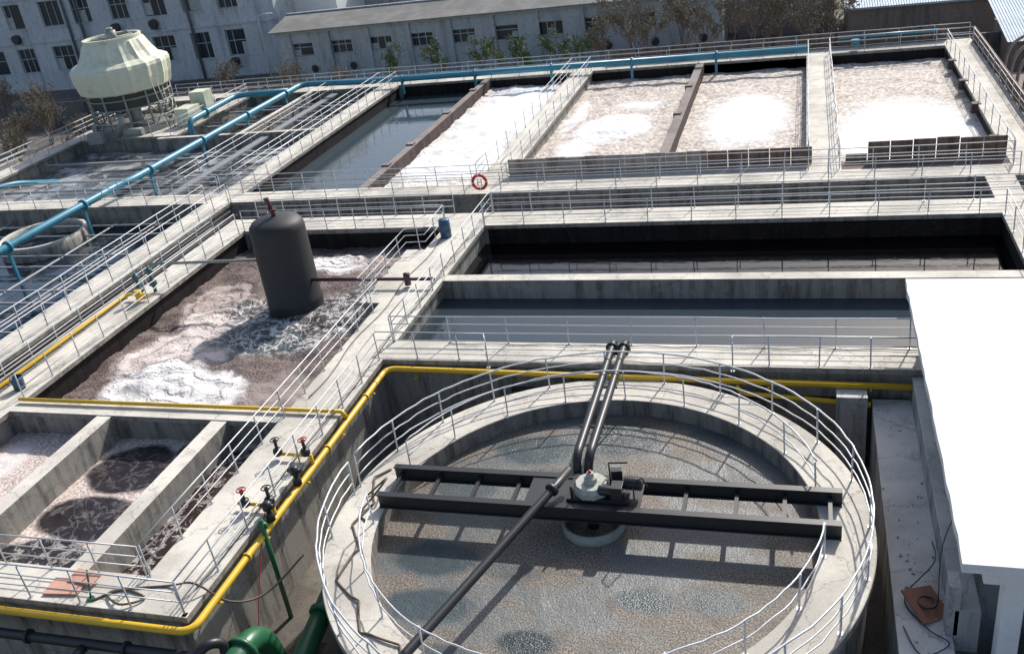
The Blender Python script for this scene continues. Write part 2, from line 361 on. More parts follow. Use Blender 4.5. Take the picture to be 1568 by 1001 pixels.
m.box(-5.95,-4.3,19.4,20.3,.02,.12,1)
m.lathe((-5.35,19.85,.12),[(.5,0),(.5,.15),(.44,.22),(.42,.26),(0.02,.26)],10,0,False)
m.lathe((-5.35,19.85,.38),[(.18,0),(.18,.14),(.11,.18),(.09,.3),(0.01,.31)],12,0)
m.lathe((-5.35,19.85,.68),[(.05,0),(.05,.06),(.01,.07)],8,2)
m.tube([(-5.1,19.6,.3),(-4.65,19.6,.3)],.14,12,1);m.box(-4.75,-4.45,19.42,19.78,.12,.52,1)
for k in range(7): m.tube([(-4.4+.06*k,19.85,.4),(-4.375+.06*k,19.85,.4)],.2,14,1)
m.tube([(-4.45,19.85,.4),(-3.98,19.85,.4)],.165,14,1)
m.tube([(-4.15,19.5,.12),(-4.15,19.5,.7),(-3.9,19.5,.85),(-3.8,19.6,.5)],.025,6,1)
m.obox((-4.7,20.15,.35),(.3,.2,.5),.2,1);m.tube([(-4.9,20.2,.1),(-4.9,20.2,.75),(-4.4,20.2,.8)],.03,6,1)
m.tube([(-5.8,19.45,.12),(-5.8,19.45,.5)],.04,6,1)
m.build("clarifier_drive_unit",[paint("drive_housing_paint",(.40,.41,.35),.55,0,.55,5),BLACK,RED],.01)
m=MB()
m.tube(fillet([(-6.05,27.6,-.6),(-6.05,27.55,.45),(-6.0,24,.4),(-5.95,20.9,.42),(-5.95,20.55,-.9)],.35),.125,12)
m.tube(fillet([(-5.65,27.6,-.6),(-5.65,27.55,.45),(-5.62,24,.42),(-5.6,20.95,.42),(-5.75,20.6,-.9)],.35),.125,12)
for y in(26.9,24.8,22.6): m.box(-6.2,-5.5,y-.03,y+.03,.24,.30)
m.tube([(-6.05,27.0,.42),(-6.05,27.09,.42)],.2,12);m.tube([(-5.65,27.0,.42),(-5.65,27.09,.42)],.2,12)
m.build("inlet_pipe",[BLACK])
m=MB();m.tube([(-5.95,20.1,.55),(-6.35,19.3,.36),(-8.3,13.8,.1),(-8.8,12.3,.05),(-9.1,11.2,-.3)],.12,12)
m.tube([(-6.28,19.45,.4),(-6.33,19.35,.38)],.19,12);m.build("sludge_pipe",[BLACK])
# ---------------------------------------------------------------- railings
def railing(name,pts,z=0,h=1.05,rails=(.4,.73,1.05),sp=1.5,rr=.018,pr=.024,closed=False,mat=None):
    m=MB();P=[Vector((p[0],p[1],0)) for p in pts]
    if closed: P.append(P[0])
    L=[0]
    for i in range(len(P)-1): L.append(L[-1]+(P[i+1]-P[i]).length)
    n=max(1,round(L[-1]/sp))
    for k in range(n+(0 if closed else 1)):
        d=L[-1]*k/n;i=0
        while i<len(L)-2 and L[i+1]<d: i+=1
        q=P[i].lerp(P[i+1],(d-L[i])/max(1e-6,L[i+1]-L[i]))
        lx=random.uniform(-.03,.03);ly=random.uniform(-.03,.03)
        m.tube([(q.x,q.y,z),(q.x+lx,q.y+ly,z+h)],pr,6);m.box(q.x-.06,q.x+.06,q.y-.06,q.y+.06,z,z+.012)
    for hh in rails:
        if closed: m.tube([(p.x,p.y,z+hh) for p in P[:-1]],rr,6,closed=True)
        else:
            Q=[]
            for i in range(len(P)-1):
                k=max(1,int((P[i+1]-P[i]).length/2.5))
                for j in range(k): Q.append(P[i].lerp(P[i+1],j/k))
            Q.append(P[-1])
            m.tube([(p.x+random.uniform(-.015,.015),p.y+random.uniform(-.015,.015),z+hh+random.uniform(-.02,.02)) for p in Q],rr if hh<h else rr*1.25,6)
    return m.build(name,[mat or STEEL])
def arc(cx,cy,r,a0,a1,n=60): return [(cx+r*math.cos(math.radians(a0+(a1-a0)*k/n)),cy+r*math.sin(math.radians(a0+(a1-a0)*k/n))) for k in range(n+1)]
CST=paint("clarifier_rail_steel",(.62,.63,.64),.4,.2,.3,1.2)
railing("clarifier_railing",arc(CX,CY,RO,-183,174,120),CZ,1.1,(.38,.74,1.1),1.9,.022,.027,mat=CST)
railing("clarifier_railing",arc(CX,CY,RI+.12,16,164,60),CZ,1.0,(.5,1.0),1.9,.02,.025,mat=CST)
railing("clarifier_railing",arc(CX,CY,RI+.12,188,352,60),CZ,1.0,(.5,1.0),1.9,.02,.025,mat=CST)
R=railing
R("walkway_railing",[(-16.2,15.3),(-16.2,31.2),(-17.1,31.3),(-17.1,36.5),(-16.2,36.6),(-16.2,39.3)]);R("walkway_railing",[(-14.4,14.15),(-14.4,26.8),(-10.4,26.8),(-10.2,26.3)])
R("walkway_railing",[(-14.4,41),(-14.4,28)]);R("walkway_railing",[(-14.35,28.02),(7.6,28.02)],sp=2.1)
R("walkway_railing",[(-2.1,26.4),(-2.1,26.8),(3.5,26.8)],sp=1.6)
R("walkway_railing",[(-28.4,14.15),(-14.4,14.15)]);R("walkway_railing",[(-28.4,15.2),(-16.2,15.2)])
for y in(39.4,40.9): R("walkway_railing",[(-27.2,y),(-16.3,y)]);R("walkway_railing",[(-14.3,y),(8.7,y)],sp=2)
for y in(43.8,45.2): R("walkway_railing",[(-30.6,y),(9,y)],sp=2);R("walkway_railing",[(-56,y),(-32.2,y)],sp=2)
R("walkway_railing",[(-32.1,2),(-32.1,43.7)]);R("walkway_railing",[(-30.7,2),(-30.7,43.7)]);R("walkway_railing",[(-32.1,45.3),(-32.1,69.6)]);R("walkway_railing",[(-30.7,45.3),(-30.7,69.6)])
R("walkway_railing",[(-28.7,2),(-28.7,39)]);R("walkway_railing",[(-27.3,23.4),(-27.3,39)])
for x in(-16.5,-15.1,.2,1.6,9.0,10.6): R("walkway_railing",[(x,45.4),(x,69.5)],sp=2)
for y in(69.7,71.1): R("walkway_railing",[(-52,y),(10.6,y)],sp=2.2)
for x in(-53.9,-52.5): R("walkway_railing",[(x,45.3),(x,71)],sp=2)
R("walkway_railing",[(-52.5,58.7),(-44.1,58.7),(-44.1,69.5)],sp=1.6);R("walkway_railing",[(7.7,28.2),(7.7,39.2)],sp=2)
m=MB()
for x in(-36.2,-41.5): m.box(x-.3,x+.3,45.4,69.5,-.35,-.25)
for y in(50,54,62,66): m.box(-44 if y>58 else -52,-32.3,y-.1,y+.1,-.5,-.38);m.tube([(-44,y+.4,-.3),(-32.3,y+.4,-.3)],.06,6)
m.build("steel_gangway",[paint("grey_steel",(.25,.26,.27),.6)])
R("walkway_railing",[(-36.4,45.4),(-36.4,69.4)],-.25,1.0,sp=2.2)
m=MB()
for k in range(6):
    y=20+4.3*k;m.tube([(-52,y,-.9),(-32.3,y,-.9)],.06,6);m.tube([(-52,y+1,-.7),(-32.3,y+1,-.7)],.045,6)
for x in(-35,-38,-46): m.tube([(x,10,-.8),(x,43.6,-.8)],.05,6)
m.build("aeration_pipe",[paint("grey_pipe",(.34,.35,.37),.5)])
m=MB();m.lathe((-41.5,41,-1.4),[(2.4,0),(2.4,.9),(2.2,.9),(2.2,0)],40);m.build("round_tank_wall",[CONC])
m=MB();m.box(-30.7,-28.7,2,43.8,GZ,-1.3);m.build("channel_floor",[CONC_D])
# ---------------------------------------------------------------- blue pipes
m=MB()
m.tube(fillet([(-39.0,5,.75),(-39.0,45.2,.75),(-38.7,46.3,.75),(-38.7,68.9,.75),(-33,68.9,.6),(0.3,68.9,.6)],1),.22,14)
for y in range(6,69,6):
    x=-39 if y<45 else -38.7;m.tube([(x,y,.75),(x,y+.12,.75)],.32,14);m.box(x-.07,x+.07,y-.07,y+.07,-1.2,.55)
for x in range(-30,0,6): m.tube([(x,68.9,.6),(x+.14,68.9,.6)],.32,14);m.box(x-.08,x+.08,68.82,68.98,-.6,.4)
m.build("blue_pipeline",[BLUE])
m=MB();m.tube(fillet([(-43.3,59.5,-.8),(-43.3,59.6,.7),(-43.6,66.9,.7),(-38.8,66.9,.75)],1),.22,14)
m.tube([(-43.4,62,.7),(-43.4,62.14,.7)],.32,14);m.build("blue_pipeline",[BLUE])
m=MB();m.tube(fillet([(-52.2,40,.3),(-50.5,44.4,.5),(-49.5,48,.3),(-49.5,52,-1)],1),.16,12);m.build("blue_pipeline",[BLUE])
m=MB();m.tube([(3.3,70.1,.7),(3.3,70.1,.35)],.3,12);m.tube([(2.2,70.2,.9),(8.5,70.2,.9)],.10,8);m.build("blue_pipeline",[BLUE])
# yellow pipe
m=MB()
m.tube(fillet([(-30,13.82,-.22),(-14.08,13.82,-.22),(-14.08,26.45,-.22),(6,26.45,-.5)],.4),.10,12)
m.tube([(-27.2,23.1,.13),(-14.25,23.1,.13),(-14.1,23.1,-.1)],.075,10)
m.tube(fillet([(-28.6,5,.25),(-28.6,31.5,.25),(-28.0,31.5,.25),(-27.4,31.5,.25)],.3),.07,10)
m.tube(fillet([(2,26.1,-.9),(-1.8,26.3,-.75),(-2.0,26.3,-.5)],.3),.08,10)
for y in(18.2,20.6): m.tube([(-14.1,y,-.22),(-14.1,y,.18),(-15.2,y,.18)],.06,8)
for y in(15,17.5,20,22.5,25): m.box(-14.3,-13.95,y-.03,y+.03,-.38,-.34)
for x in range(-13,3,3): m.box(x-.03,x+.03,26.3,26.7,-.55,-.51)
for y in(16.5,21.5,24.5): m.tube([(-14.08,y,-.22),(-14.08,y+.05,-.22)],.14,12)
m.build("yellow_gas_pipe",[YEL])
m=MB();m.tube([(-30.3,5,-.3),(-30.3,43,-.3)],.09,8);m.tube([(-29.9,5,-.5),(-29.9,43,-.5)],.07,8);m.tube([(-9.5,26.35,-.85),(1,26.35,-.9)],.09,10);m.build("black_pipe",[BLACK])
def valve(x,y,z,mat=RED):
    m=MB();m.tube([(x,y,z-.25),(x,y,z+.35)],.05,8,1);m.lathe((x,y,z-.1),[(.0,-.12),(.13,-.1),(.15,0),(.13,.1),(0,.12)],12,1)
    m.tube([(x,y+.0,z+.3),(x+.0,y,z+.36)],.05,8,0)
    m.tube([(x+.13*math.cos(a*math.pi/8),y+.13*math.sin(a*math.pi/8),z+.34) for a in range(16)],.018,6,0,closed=True)
    for a in(0,math.pi/2): m.tube([(x-.13*math.cos(a),y-.13*math.sin(a),z+.34),(x+.13*math.cos(a),y+.13*math.sin(a),z+.34)],.013,5,0)
    m.build("gate_valve",[mat,BLACK])
valve(-14.25,20.6,.4);valve(-15.2,20.6,.35,BLACK);valve(-14.15,18.2,.45,BLACK);valve(-14.9,18.1,.4,RED)
def motor_valve(x,y,z):
    m=MB();m.lathe((x,y,z),[(0,-.2),(.13,-.18),(.13,.0),(.08,.05),(.08,.2),(.15,.22),(.15,.38),(.08,.45),(0,.46)],14,0);m.tube([(x-.2,y,z+.3),(x+.2,y,z+.3)],.07,10,0);m.build("motorised_valve",[BLACK])
motor_valve(-14.1,19.6,.05);motor_valve(-14.05,17.9,.1)
m=MB();m.tube([(-14.0,17.4,.35),(-14.0,17.4,GZ)],.07,10);m.tube([(-14.0,17.4,.1),(-14.0,17.5,.1)],.12,10);m.build("green_standpipe",[GREEN])
# ---------------------------------------------------------------- black tank
m=MB();tx,ty=-21.15,32.9
m.lathe((tx,ty,0),[(1.17,-1.6),(1.2,-.6),(1.20,-.55),(1.17,-.5),(1.17,2.65),(1.13,2.85),(.98,3.02),(.6,3.14),(.15,3.2),(0.01,3.2)],40)
m.tube([(tx,ty,3.1),(tx,ty,3.5)],.10,10,1);m.tube([(tx,ty,3.45),(tx,ty,3.52)],.17,10,1);m.tube([(tx-.05,ty,3.5),(tx-.12,ty,4.0)],.09,10,1);m.tube([(tx-.12,ty,3.9),(tx-.3,ty+.1,3.9)],.07,8,1)
m.build("black_buffer_tank",[TANKBLK,paint("dark_red_valve",(.12,.035,.035),.5)])
m=MB();m.tube([(-28.4,33.2,.95),(-22.1,33.2,1.1)],.07,8);m.build("tank_support_pipe",[GREYM])
m=MB();m.tube([(-20.1,32.7,.35),(-14.4,32.7,.35)],.08,8);m.lathe((-15.6,32.7,.35),[(0,-.3),(.14,-.25),(.14,.25),(0,.3)],10);m.build("tank_support_pipe",[paint("dark_maroon",(.07,.03,.035),.5)])
m=MB()
for x,y in((-27.9,31.6),(-27.7,32.3)):
    m.tube([(x,y,0),(x,y,1.0)],.08,8);m.lathe((x,y,.9),[(0,0),(.15,.02),(.15,.2),(.05,.25),(.05,.35),(0,.35)],10);m.lathe((x,y,.3),[(.1,0),(.18,.05),(.18,.25),(.1,.3)],10)
m.build("pipe_valve_stand",[paint("teal_paint",(.05,.13,.15),.5)])
m=MB();m.tube([(-27.7,31.2,.15),(-27.7,31.2,.6)],.15,10);m.build("yellow_flange",[YEL])
m=MB();m.lathe((-15.75,38.0,0),[(0,0),(.24,0),(.26,.03),(.26,.28),(.28,.3),(.26,.32),(.26,.6),(.28,.62),(.26,.64),(.25,.84),(.22,.88),(.0,.86)],24);m.tube([(-15.85,38,.86),(-15.85,38,.9)],.05,8);m.build("blue_barrel",[BARREL])
m=MB();m.lathe((-28.0,24.0,0),[(0,0),(.2,0),(.24,.5),(.22,.52),(.2,.1)],20);m.build("plastic_bucket",[BARREL])
m=MB();c=Vector((-15.8,43.70,.62));n=40
for k in range(n):
    a0=2*math.pi*k/n;a1=2*math.pi*(k+1)/n
    m.tube([c+Vector((math.cos(a0)*.36,0,math.sin(a0)*.36)),c+Vector((math.cos(a1)*.36,0,math.sin(a1)*.36))],.08,8,1 if (k%10) in(0,) else 0,cap=False)
m.tube([c+Vector((-.1,0,-.2)),c+Vector((-.1,0,.2))],.03,6,1);m.tube([c+Vector((.1,0,-.2)),c+Vector((.1,0,.2))],.03,6,1);m.tube([c+Vector((-.1,0,0)),c+Vector((.1,0,0))],.03,6,1)
m.build("life_ring",[paint("life_ring_red",(.62,.05,.04),.5,0,.1),WHITE])
# ---------------------------------------------------------------- hoses, boards, foreground pit
m=MB()
pts=[]
for k in range(30):
    a=math.radians(166+k*2.5);rr=6.42+.22*math.sin(k*.85)+.12*math.sin(k*.37+1);pts.append((CX+rr*math.cos(a+.02*math.sin(k*1.7)),CY+rr*math.sin(a+.02*math.sin(k*1.7)),CZ+.035+.02*math.sin(k)))
m.tube(spline(pts,4),.032,6);m.tube(spline([(-11.9,19.6,-.36),(-11.5,20.0,-.1),(-11.3,19.7,.12),(-11.6,19.3,-.2),(-11.8,18.8,-.37),(-11.5,18.5,-.37)],5),.03,6);m.build("rubber_hose",[RUBBER])
m=MB();m.tube(spline([(-17.2,14.25,.03),(-16.6,14.7,.04),(-15.8,14.5,.04),(-16.3,14.15,.1),(-16.9,14.6,.04),(-15.4,15.0,.04),(-14.5,14.9,.3),(-13.9,15.2,-.5),(-13.4,16.0,-.9),(-12.6,16.9,-.3)],6),.03,6);m.build("rubber_hose",[RUBBER])
m=MB();m.tube(spline([(-14.2,18.2,.5),(-14,17.0,-.5),(-13.6,15.6,-1.6),(-13.2,14.5,-3)],6),.018,5);m.build("red_cable",[RED])
m=MB();m.tube(spline([(-12.2+.9*k,27.9-.35*(k%2)*.2,.03+.01*(k%3)) for k in range(22)],4),.015,5);m.tube(spline([(-14.6+.06*math.sin(k),15+1.2*k,.03) for k in range(20)],4),.015,5);m.tube(spline([(-15.9+.1*math.sin(k*1.3),24+1.1*k,.03) for k in range(14)],4),.02,5);m.build("electric_cable",[BLACK])
m=MB();m.obox((-18.3,14.6,.05),(1.0,.6,.05),.1,0);m.obox((-17.9,14.9,.14),(.85,.4,.04),-.15,0,(.1,0));m.build("painted_board",[ORNG],.008)
m=MB();m.tube([(-17.3,14.3,.0),(-17.15,14.4,.9)],.025,8);m.tube([(-17.3,14.3,.0),(-17.3,14.3,.05)],.1,8);m.build("floor_stand",[GREEN])
m=MB();m.tube(fillet([(-13.2,15.4,-3.1),(-13.2,15.0,-1.1),(-13.2,12.9,-1.25),(-13.2,12.2,-3.2)],.9,8),.33,18);m.tube([(-13.2,14.2,-1.15),(-13.2,14.32,-1.15)],.42,18);m.build("green_pipe",[GREEN])
m=MB();m.tube([(-12.2,17.6,-1.6),(-12.25,12.0,-2.9)],.28,18);m.tube([(-12.2,16.5,-1.86),(-12.2,16.37,-1.89)],.37,18);m.build("green_pipe",[GREEN])
m=MB();m.tube(fillet([(-30,13.55,-.75),(-14.0,13.55,-.75),(-13.7,13.8,-.5),(-13.5,14.1,-.75),(-13.5,13.5,-3.2)],.3),.13,12)
m.tube(fillet([(-17.2,13.45,-.8),(-17.2,13.0,-.8),(-17.2,13.0,-3)],.25),.13,12)
for x in range(-28,-14,3): m.tube([(x,13.55,-.75),(x+.08,13.55,-.75)],.19,12)
m.build("black_pipe",[BLACK])
m=MB()
for k in range(14):
    m.obox((-11.6+random.uniform(-.8,1.2),13.0+random.uniform(-1.0,1.6),GZ+.15+.06*k),(.22,2.2+random.random(),.05),random.uniform(-1.2,1.2),0,(random.uniform(-.1,.1),0))
m.build("plank_pile",[PLANK])
m=MB()
for k in range(90):
    a=random.uniform(-14,5);b=random.uniform(8,13);s=random.uniform(.1,.45);m.obox((a,b,GZ+s*.3),(s,s*.7,s*.5),random.random()*3,0,(random.random(),random.random()))
m.build("rubble",[CONC_L])
# ---------------------------------------------------------------- right side: path & white roofed building
m=MB();m.box(2.05,3.2,8,26.6,GZ,-1.0);m.build("side_path",[CONC_L],.02)
m=MB();m.box(3.18,3.72,16.9,27.6,GZ,-.25);m.box(3.05,3.3,16.9,17.4,-1.0,.4);m.build("building_plinth",[CONC_L],.02)
m=MB();m.box(1.0,1.9,25.9,26.65,GZ,-.55);m.build("concrete_pier",[CONC_L],.02)
bld=bpy.data.objects.new("white_roofed_building",None);S.collection.objects.link(bld)
def kid(o,n): o.name=n;o.parent=bld
m=MB()
ny=30
for i in range(ny+1):
    y=15.8+13.1*i/ny;e=3.05+random.uniform(-.02,.02)
    for (x,z) in((e,1.78),(e,2.0),(14,2.0),(14,1.78)): m.v.append((x,y,z))
for i in range(ny):
    for k in range(4): m.face((i*4+k,i*4+(k+1)%4,(i+1)*4+(k+1)%4,(i+1)*4+k))
m.face((0,3,2,1));m.face((ny*4,ny*4+1,ny*4+2,ny*4+3))
ROOF=NT("white_roof_coating");a=ROOF.noise(.5,6,.7).outputs[0];b=ROOF.noise(9,4,.6).outputs[0]
cc=ROOF.mix(ROOF.mr(a,.35,.7,0,.7),(.76,.75,.74),(.60,.59,.575));cc=ROOF.mix(ROOF.mr(b,.56,.8,0,.4),cc,(.42,.41,.39));ROOF.bump(b,.2,.03);RM=ROOF.fin(cc,.75)
kid(m.build("roof_slab",[RM]),"roof_slab")
m=MB();m.box(3.7,14,18.3,28.5,GZ,1.78)
for z in(-.2,.7): m.box(3.62,3.702,18.4,28.4,z,z+.1)
kid(m.build("walls",[concrete("grey_render",(.4,.4,.4),(.33,.34,.36),.5)]),"walls")
m=MB()
for y in(19.2,21.6,24.0,26.4): m.box(3.66,3.705,y,y+1.1,-.05,.65)
kid(m.build("windows",[paint("dark_glass",(.03,.04,.05),.1)]),"windows")
m=MB()
for x in(3.9,6.8,9.7): m.box(x,x+.4,16.1,16.5,GZ,1.78)
m.box(3.5,14,16.05,16.55,1.3,1.776)
kid(m.build("columns",[RM],.02),"columns")
m=MB();m.box(3.3,6,8,16.8,GZ,-1.4);m.build("tiled_terrace",[concrete("terrace_paving",(.4,.39,.4),(.2,.2,.2),.7)])
m=MB();m.obox((2.75,17.7,-.9),(.8,.9,.05),.5,0,(.25,.2));m.tube([(2.75+.2*math.cos(k*math.pi/8),17.7+.2*math.sin(k*math.pi/8),-.83) for k in range(16)],.03,6,1,closed=True)
m.build("rusty_plate",[RUST,BLACK])
m=MB();m.tube(spline([(3.1,20,-.97),(3.0,18.8,-.6),(2.3,17.9,-.95),(2.7,17.0,-.95),(3.1,16.6,-.95),(2.5,16.2,-.95),(2.2,17,-.95)],6),.015,5);m.tube(spline([(3.6,19.4,.9),(3.1,18.5,.2),(3.0,17.8,-.9)],6),.012,5);m.build("electric_cable",[BLACK])
m=MB()
for k in range(60):
    a=random.uniform(2.1,3.1);b=random.uniform(10,26);s=random.uniform(.02,.08);m.obox((a,b,-1+s*.2),(s,s*.7,s*.5),random.random()*3,0,(random.random(),random.random()))
m.build("rubble",[CONC_L])
# ---------------------------------------------------------------- cooling tower
ct=bpy.data.objects.new("cooling_tower",None);S.collection.objects.link(ct)
X0,Y0=-49.6,62.0
def kc(o,n): o.name=n;o.parent=ct
m=MB();N=64;prof=[(3.1,3.0),(3.3,3.1),(3.5,3.9),(3.58,4.7),(3.5,4.95),(3.15,5.15),(2.9,5.25),(2.6,5.7),(2.2,6.5),(2.12,6.6),(2.12,6.85),(1.9,6.85),(1.8,6.2)]
for i,(r_,z_) in enumerate(prof):
    for j in range(N):
        a=2*math.pi*j/N;k=1.0+(.03 if j%4==0 else -.01) if i<9 else 1.0;m.v.append((X0+r_*k*math.cos(a),Y0+r_*k*math.sin(a),z_))
for i in range(len(prof)-1):
    for j in range(N): m.face((i*N+j,i*N+(j+1)%N,(i+1)*N+(j+1)%N,(i+1)*N+j))
kc(m.build("shell",[CREAM]),"shell")
m=MB()
for k in range(8):
    a=math.pi*k/8;m.tube([(X0-2*math.cos(a),Y0-2*math.sin(a),6.7),(X0+2*math.cos(a),Y0+2*math.sin(a),6.7)],.04,5)
m.tube([(X0,Y0,6.4),(X0,Y0,7.25)],.4,12);m.tube([(X0,Y0,7.25),(X0,Y0,7.45)],.25,12)
m.tube([(X0+.6,Y0,6.9),(X0+1.6,Y0,7.1)],.1,8);kc(m.build("fan_motor",[GREYM]),"fan_motor")
m=MB();m.lathe((X0,Y0,0),[(2.8,1.9),(2.9,3.0),(3.1,3.0)],24,0,False);kc(m.build("louvres",[paint("dark_louvre",(.07,.075,.065),.8)]),"louvres")
m=MB()
for k in range(12):
    a=2*math.pi*k/12;m.tube([(X0+3.0*math.cos(a),Y0+3.0*math.sin(a),0),(X0+3.1*math.cos(a),Y0+3.1*math.sin(a),3.1)],.08,6)
    b=a+math.pi/6;m.tube([(X0+3.0*math.cos(a),Y0+3.0*math.sin(a),.1),(X0+3.05*math.cos(b),Y0+3.05*math.sin(b),1.8)],.05,5)
for z in(.9,1.9,2.6): m.tube([(X0+3.1*math.cos(k*math.pi/12),Y0+3.1*math.sin(k*math.pi/12),z) for k in range(24)],.06,5,closed=True)
m.tube([(X0,Y0,0),(X0,Y0,2.5)],.5,12);m.tube([(X0+1.5,Y0-1.8,0),(X0+1.5,Y0-1.8,2.5)],.35,12)
for k in range(7): m.tube([(X0+3.9,Y0-1.5,.2+.4*k),(X0+3.9,Y0-.9,.2+.4*k)],.03,5)
for y_ in(-1.5,-.9): m.tube([(X0+3.9,Y0+y_,0),(X0+3.4,Y0+y_,3.4)],.04,5)
kc(m.build("legs",[GREYM]),"legs")
m=MB();m.lathe((X0,Y0,0),[(3.4,0),(3.4,.5),(3.25,.5),(3.2,.2),(0.01,.2)],36,0,False);kc(m.build("basin",[GREYM]),"basin")
m=MB();m.tube(fillet([(X0+1,Y0-3.9,.3),(X0+1.8,Y0-3.9,1.5),(X0+.5,Y0-2.5,1.6)],.4),.22,10);m.tube([(X0+2,Y0-4.2,.6),(X0+3.4,Y0-4.0,.6)],.3,12);m.obox((X0-.5,Y0-4.4,.4),(1.1,.6,.8),.2)
m.build("water_pump",[GREYM])
m=MB();m.box(X0+4.2,X0+5.4,Y0-1,Y0+.8,0,1.3);m.box(X0+4.3,X0+5.6,Y0+1.2,Y0+2.4,0,2.0);m.build("equipment_cabinet",[CREAM],.03)
# ---------------------------------------------------------------- factory buildings
def wallmat(name,col,dark):
    t=NT(name);st=t.noise(1,6,.75,t.mapping((.9,.9,.12))).outputs[0];a=t.noise(.3,6,.7).outputs[0];b=t.noise(3,5,.7).outputs[0]
    c=t.mix(t.mr(st,.48,.68,0,.8),col,dark);c=t.mix(t.mr(a,.45,.7,0,.5),c,tuple(min(.75,x*1.25) for x in col));c=t.mix(t.mr(b,.52,.66,0,.65),c,dark)
    return t.fin(c,.9,spec=.2)
GL=paint("dirty_window_glass",(.035,.045,.055),.15,0,.3,2);FRM=paint("faded_window_frame",(.42,.46,.45),.7)
def facade(m,x0,x1,z0,z1,y,ops,dep=.3,mull=True):
    xs=sorted({x0,x1}|{round(o[0],3) for o in ops}|{round(o[1],3) for o in ops});zs=sorted({z0,z1}|{round(o[2],3) for o in ops}|{round(o[3],3) for o in ops})
    for i in range(len(xs)-1):
        for j in range(len(zs)-1):
            cx=(xs[i]+xs[i+1])/2;cz=(zs[j]+zs[j+1])/2
            if any(o[0]<cx<o[1] and o[2]<cz<o[3] for o in ops): continue
            m.quad((xs[i],y,zs[j]),(xs[i+1],y,zs[j]),(xs[i+1],y,zs[j+1]),(xs[i],y,zs[j+1]),0)
    for a,b,c_,d in [o[:4] for o in ops]:
        m.quad((a,y,c_),(a,y+dep,c_),(a,y+dep,d),(a,y,d),0);m.quad((b,y+dep,c_),(b,y,c_),(b,y,d),(b,y+dep,d),0)
        m.quad((a,y,c_),(b,y,c_),(b,y+dep,c_),(a,y+dep,c_),0);m.quad((a,y+dep,d),(b,y+dep,d),(b,y,d),(a,y,d),0)
        m.quad((a,y+dep,c_),(b,y+dep,c_),(b,y+dep,d),(a,y+dep,d),1)
        m.box(a-.1,b+.1,y-.1,y-.002,c_-.14,c_-.02,0)
        if mull:
            nv=max(1,int((b-a)/.75))
            for k in range(nv+1):
                xx=a+(b-a)*k/nv;xx=min(max(xx,a+.05),b-.05);
                if random.random()<.8: m.box(xx-.04,xx+.04,y+dep-.08,y+dep-.01,c_+.01,d-.01,2)
            for zz in(c_+.05,(c_+d)/2+.2,d-.05):
                if random.random()<.8: m.box(a+.01,b-.01,y+dep-.075,y+dep-.015,zz-.04,zz+.04,2)
            for k in range(nv):
                if random.random()<.25:
                    xa=a+(b-a)*k/nv+.05;m.quad((xa,y+dep-.03,c_+.1),(xa+(b-a)/nv-.1,y+dep-.03,c_+.1),(xa+(b-a)/nv-.1,y+dep-.03,(c_+d)/2),(xa,y+dep-.03,(c_+d)/2),3)
PALE=paint("pale_window_panel",(.45,.47,.43),.6)
WB=wallmat("blue_grey_render",(.55,.565,.58),(.28,.295,.305))
m=MB();ops=[];x=-112;i=0
while x<-56:
    for z in(-1.1,3.9,8.9): ops.append((x,x+2.4+(.5 if i%3==0 else 0),z+.1,z+2.9))
    x+=5.0 if i%2 else 4.4;i+=1
facade(m,-114,-54,GZ,14.5,94,ops);m.box(-114,-54,94.6,110,GZ,14.5,0)
m.quad((-54,94,GZ),(-54,94.6,GZ),(-54,94.6,14.5),(-54,94,14.5),0)
for z in(2.3,7.2): m.box(-114,-54,93.85,93.995,z,z+.18,0)
for x in(-94.9,-80.3,-78.6,-64.4): m.tube([(x,93.8,GZ),(x,93.8,14)],.14,8,4)
for x,z in((-74,3.2),(-69,3.2),(-60,-1.6),(-88,3.0)): m.tube([(x,93.9,z),(x,93.4,z)],.5,14,1);m.box(x-.6,x+.6,93.7,93.98,z-.6,z-.52,4)
m.build("factory_building",[WB,GL,FRM,PALE,paint("drain_pipe",(.14,.15,.16),.6)])
WL=wallmat("grey_render_low",(.46,.485,.49),(.24,.25,.255))
RF=NT("grey_roof_sheet");a=RF.noise(.4,6,.7).outputs[0];wv=RF.n("ShaderNodeTexWave");wv.inputs["Scale"].default_value=2.2;RF.link(RF.tc,wv.inputs["Vector"])
RF.bump(wv.outputs[1],.6,.06);RFM=RF.fin(RF.mix(RF.mr(a,.4,.65),(.22,.215,.20),(.30,.29,.275)),.9,spec=.1)
m=MB();ops=[];x=-49.5
while x<-8:
    ops.append((x,x+2.3,-.6,.7));x+=4.3
facade(m,-51,-7,GZ,2.0,88,ops);x=-47.2-.6
while x<-8:
    m.tube([(x+.4,87.97,-1.9),(x+.4,88.03,-1.9)],.42,16,1);m.tube([(x+.4+.45*math.cos(k*math.pi/10),87.96,-1.9+.45*math.sin(k*math.pi/10)) for k in range(20)],.07,5,0,closed=True)
    m.box(x-1.95,x-1.6,87.75,87.997,GZ,2.0,0);x+=4.3
m.box(-51,-7,88.4,95.6,GZ,1.9,0);m.quad((-51,88,GZ),(-51,88,2),(-51,88.4,2),(-51,88.4,GZ),0)
m.box(-51.1,-6.9,87.6,87.748,1.75,2.0,0)
m.quad((-51.5,87.3,2.05),(-6.5,87.3,2.05),(-6.5,92,3.0),(-51.5,92,3.0),4);m.quad((-51.5,92,3.0),(-6.5,92,3.0),(-6.5,96.5,2.05),(-51.5,96.5,2.05),4)
m.quad((-51.5,87.3,1.93),(-51.5,87.3,2.05),(-6.5,87.3,2.05),(-6.5,87.3,1.93),4)
m.box(-51.5,-6.5,91.85,92.15,3.0,3.12,0)
m.build("workshop_building",[WL,GL,FRM,PALE,RFM])
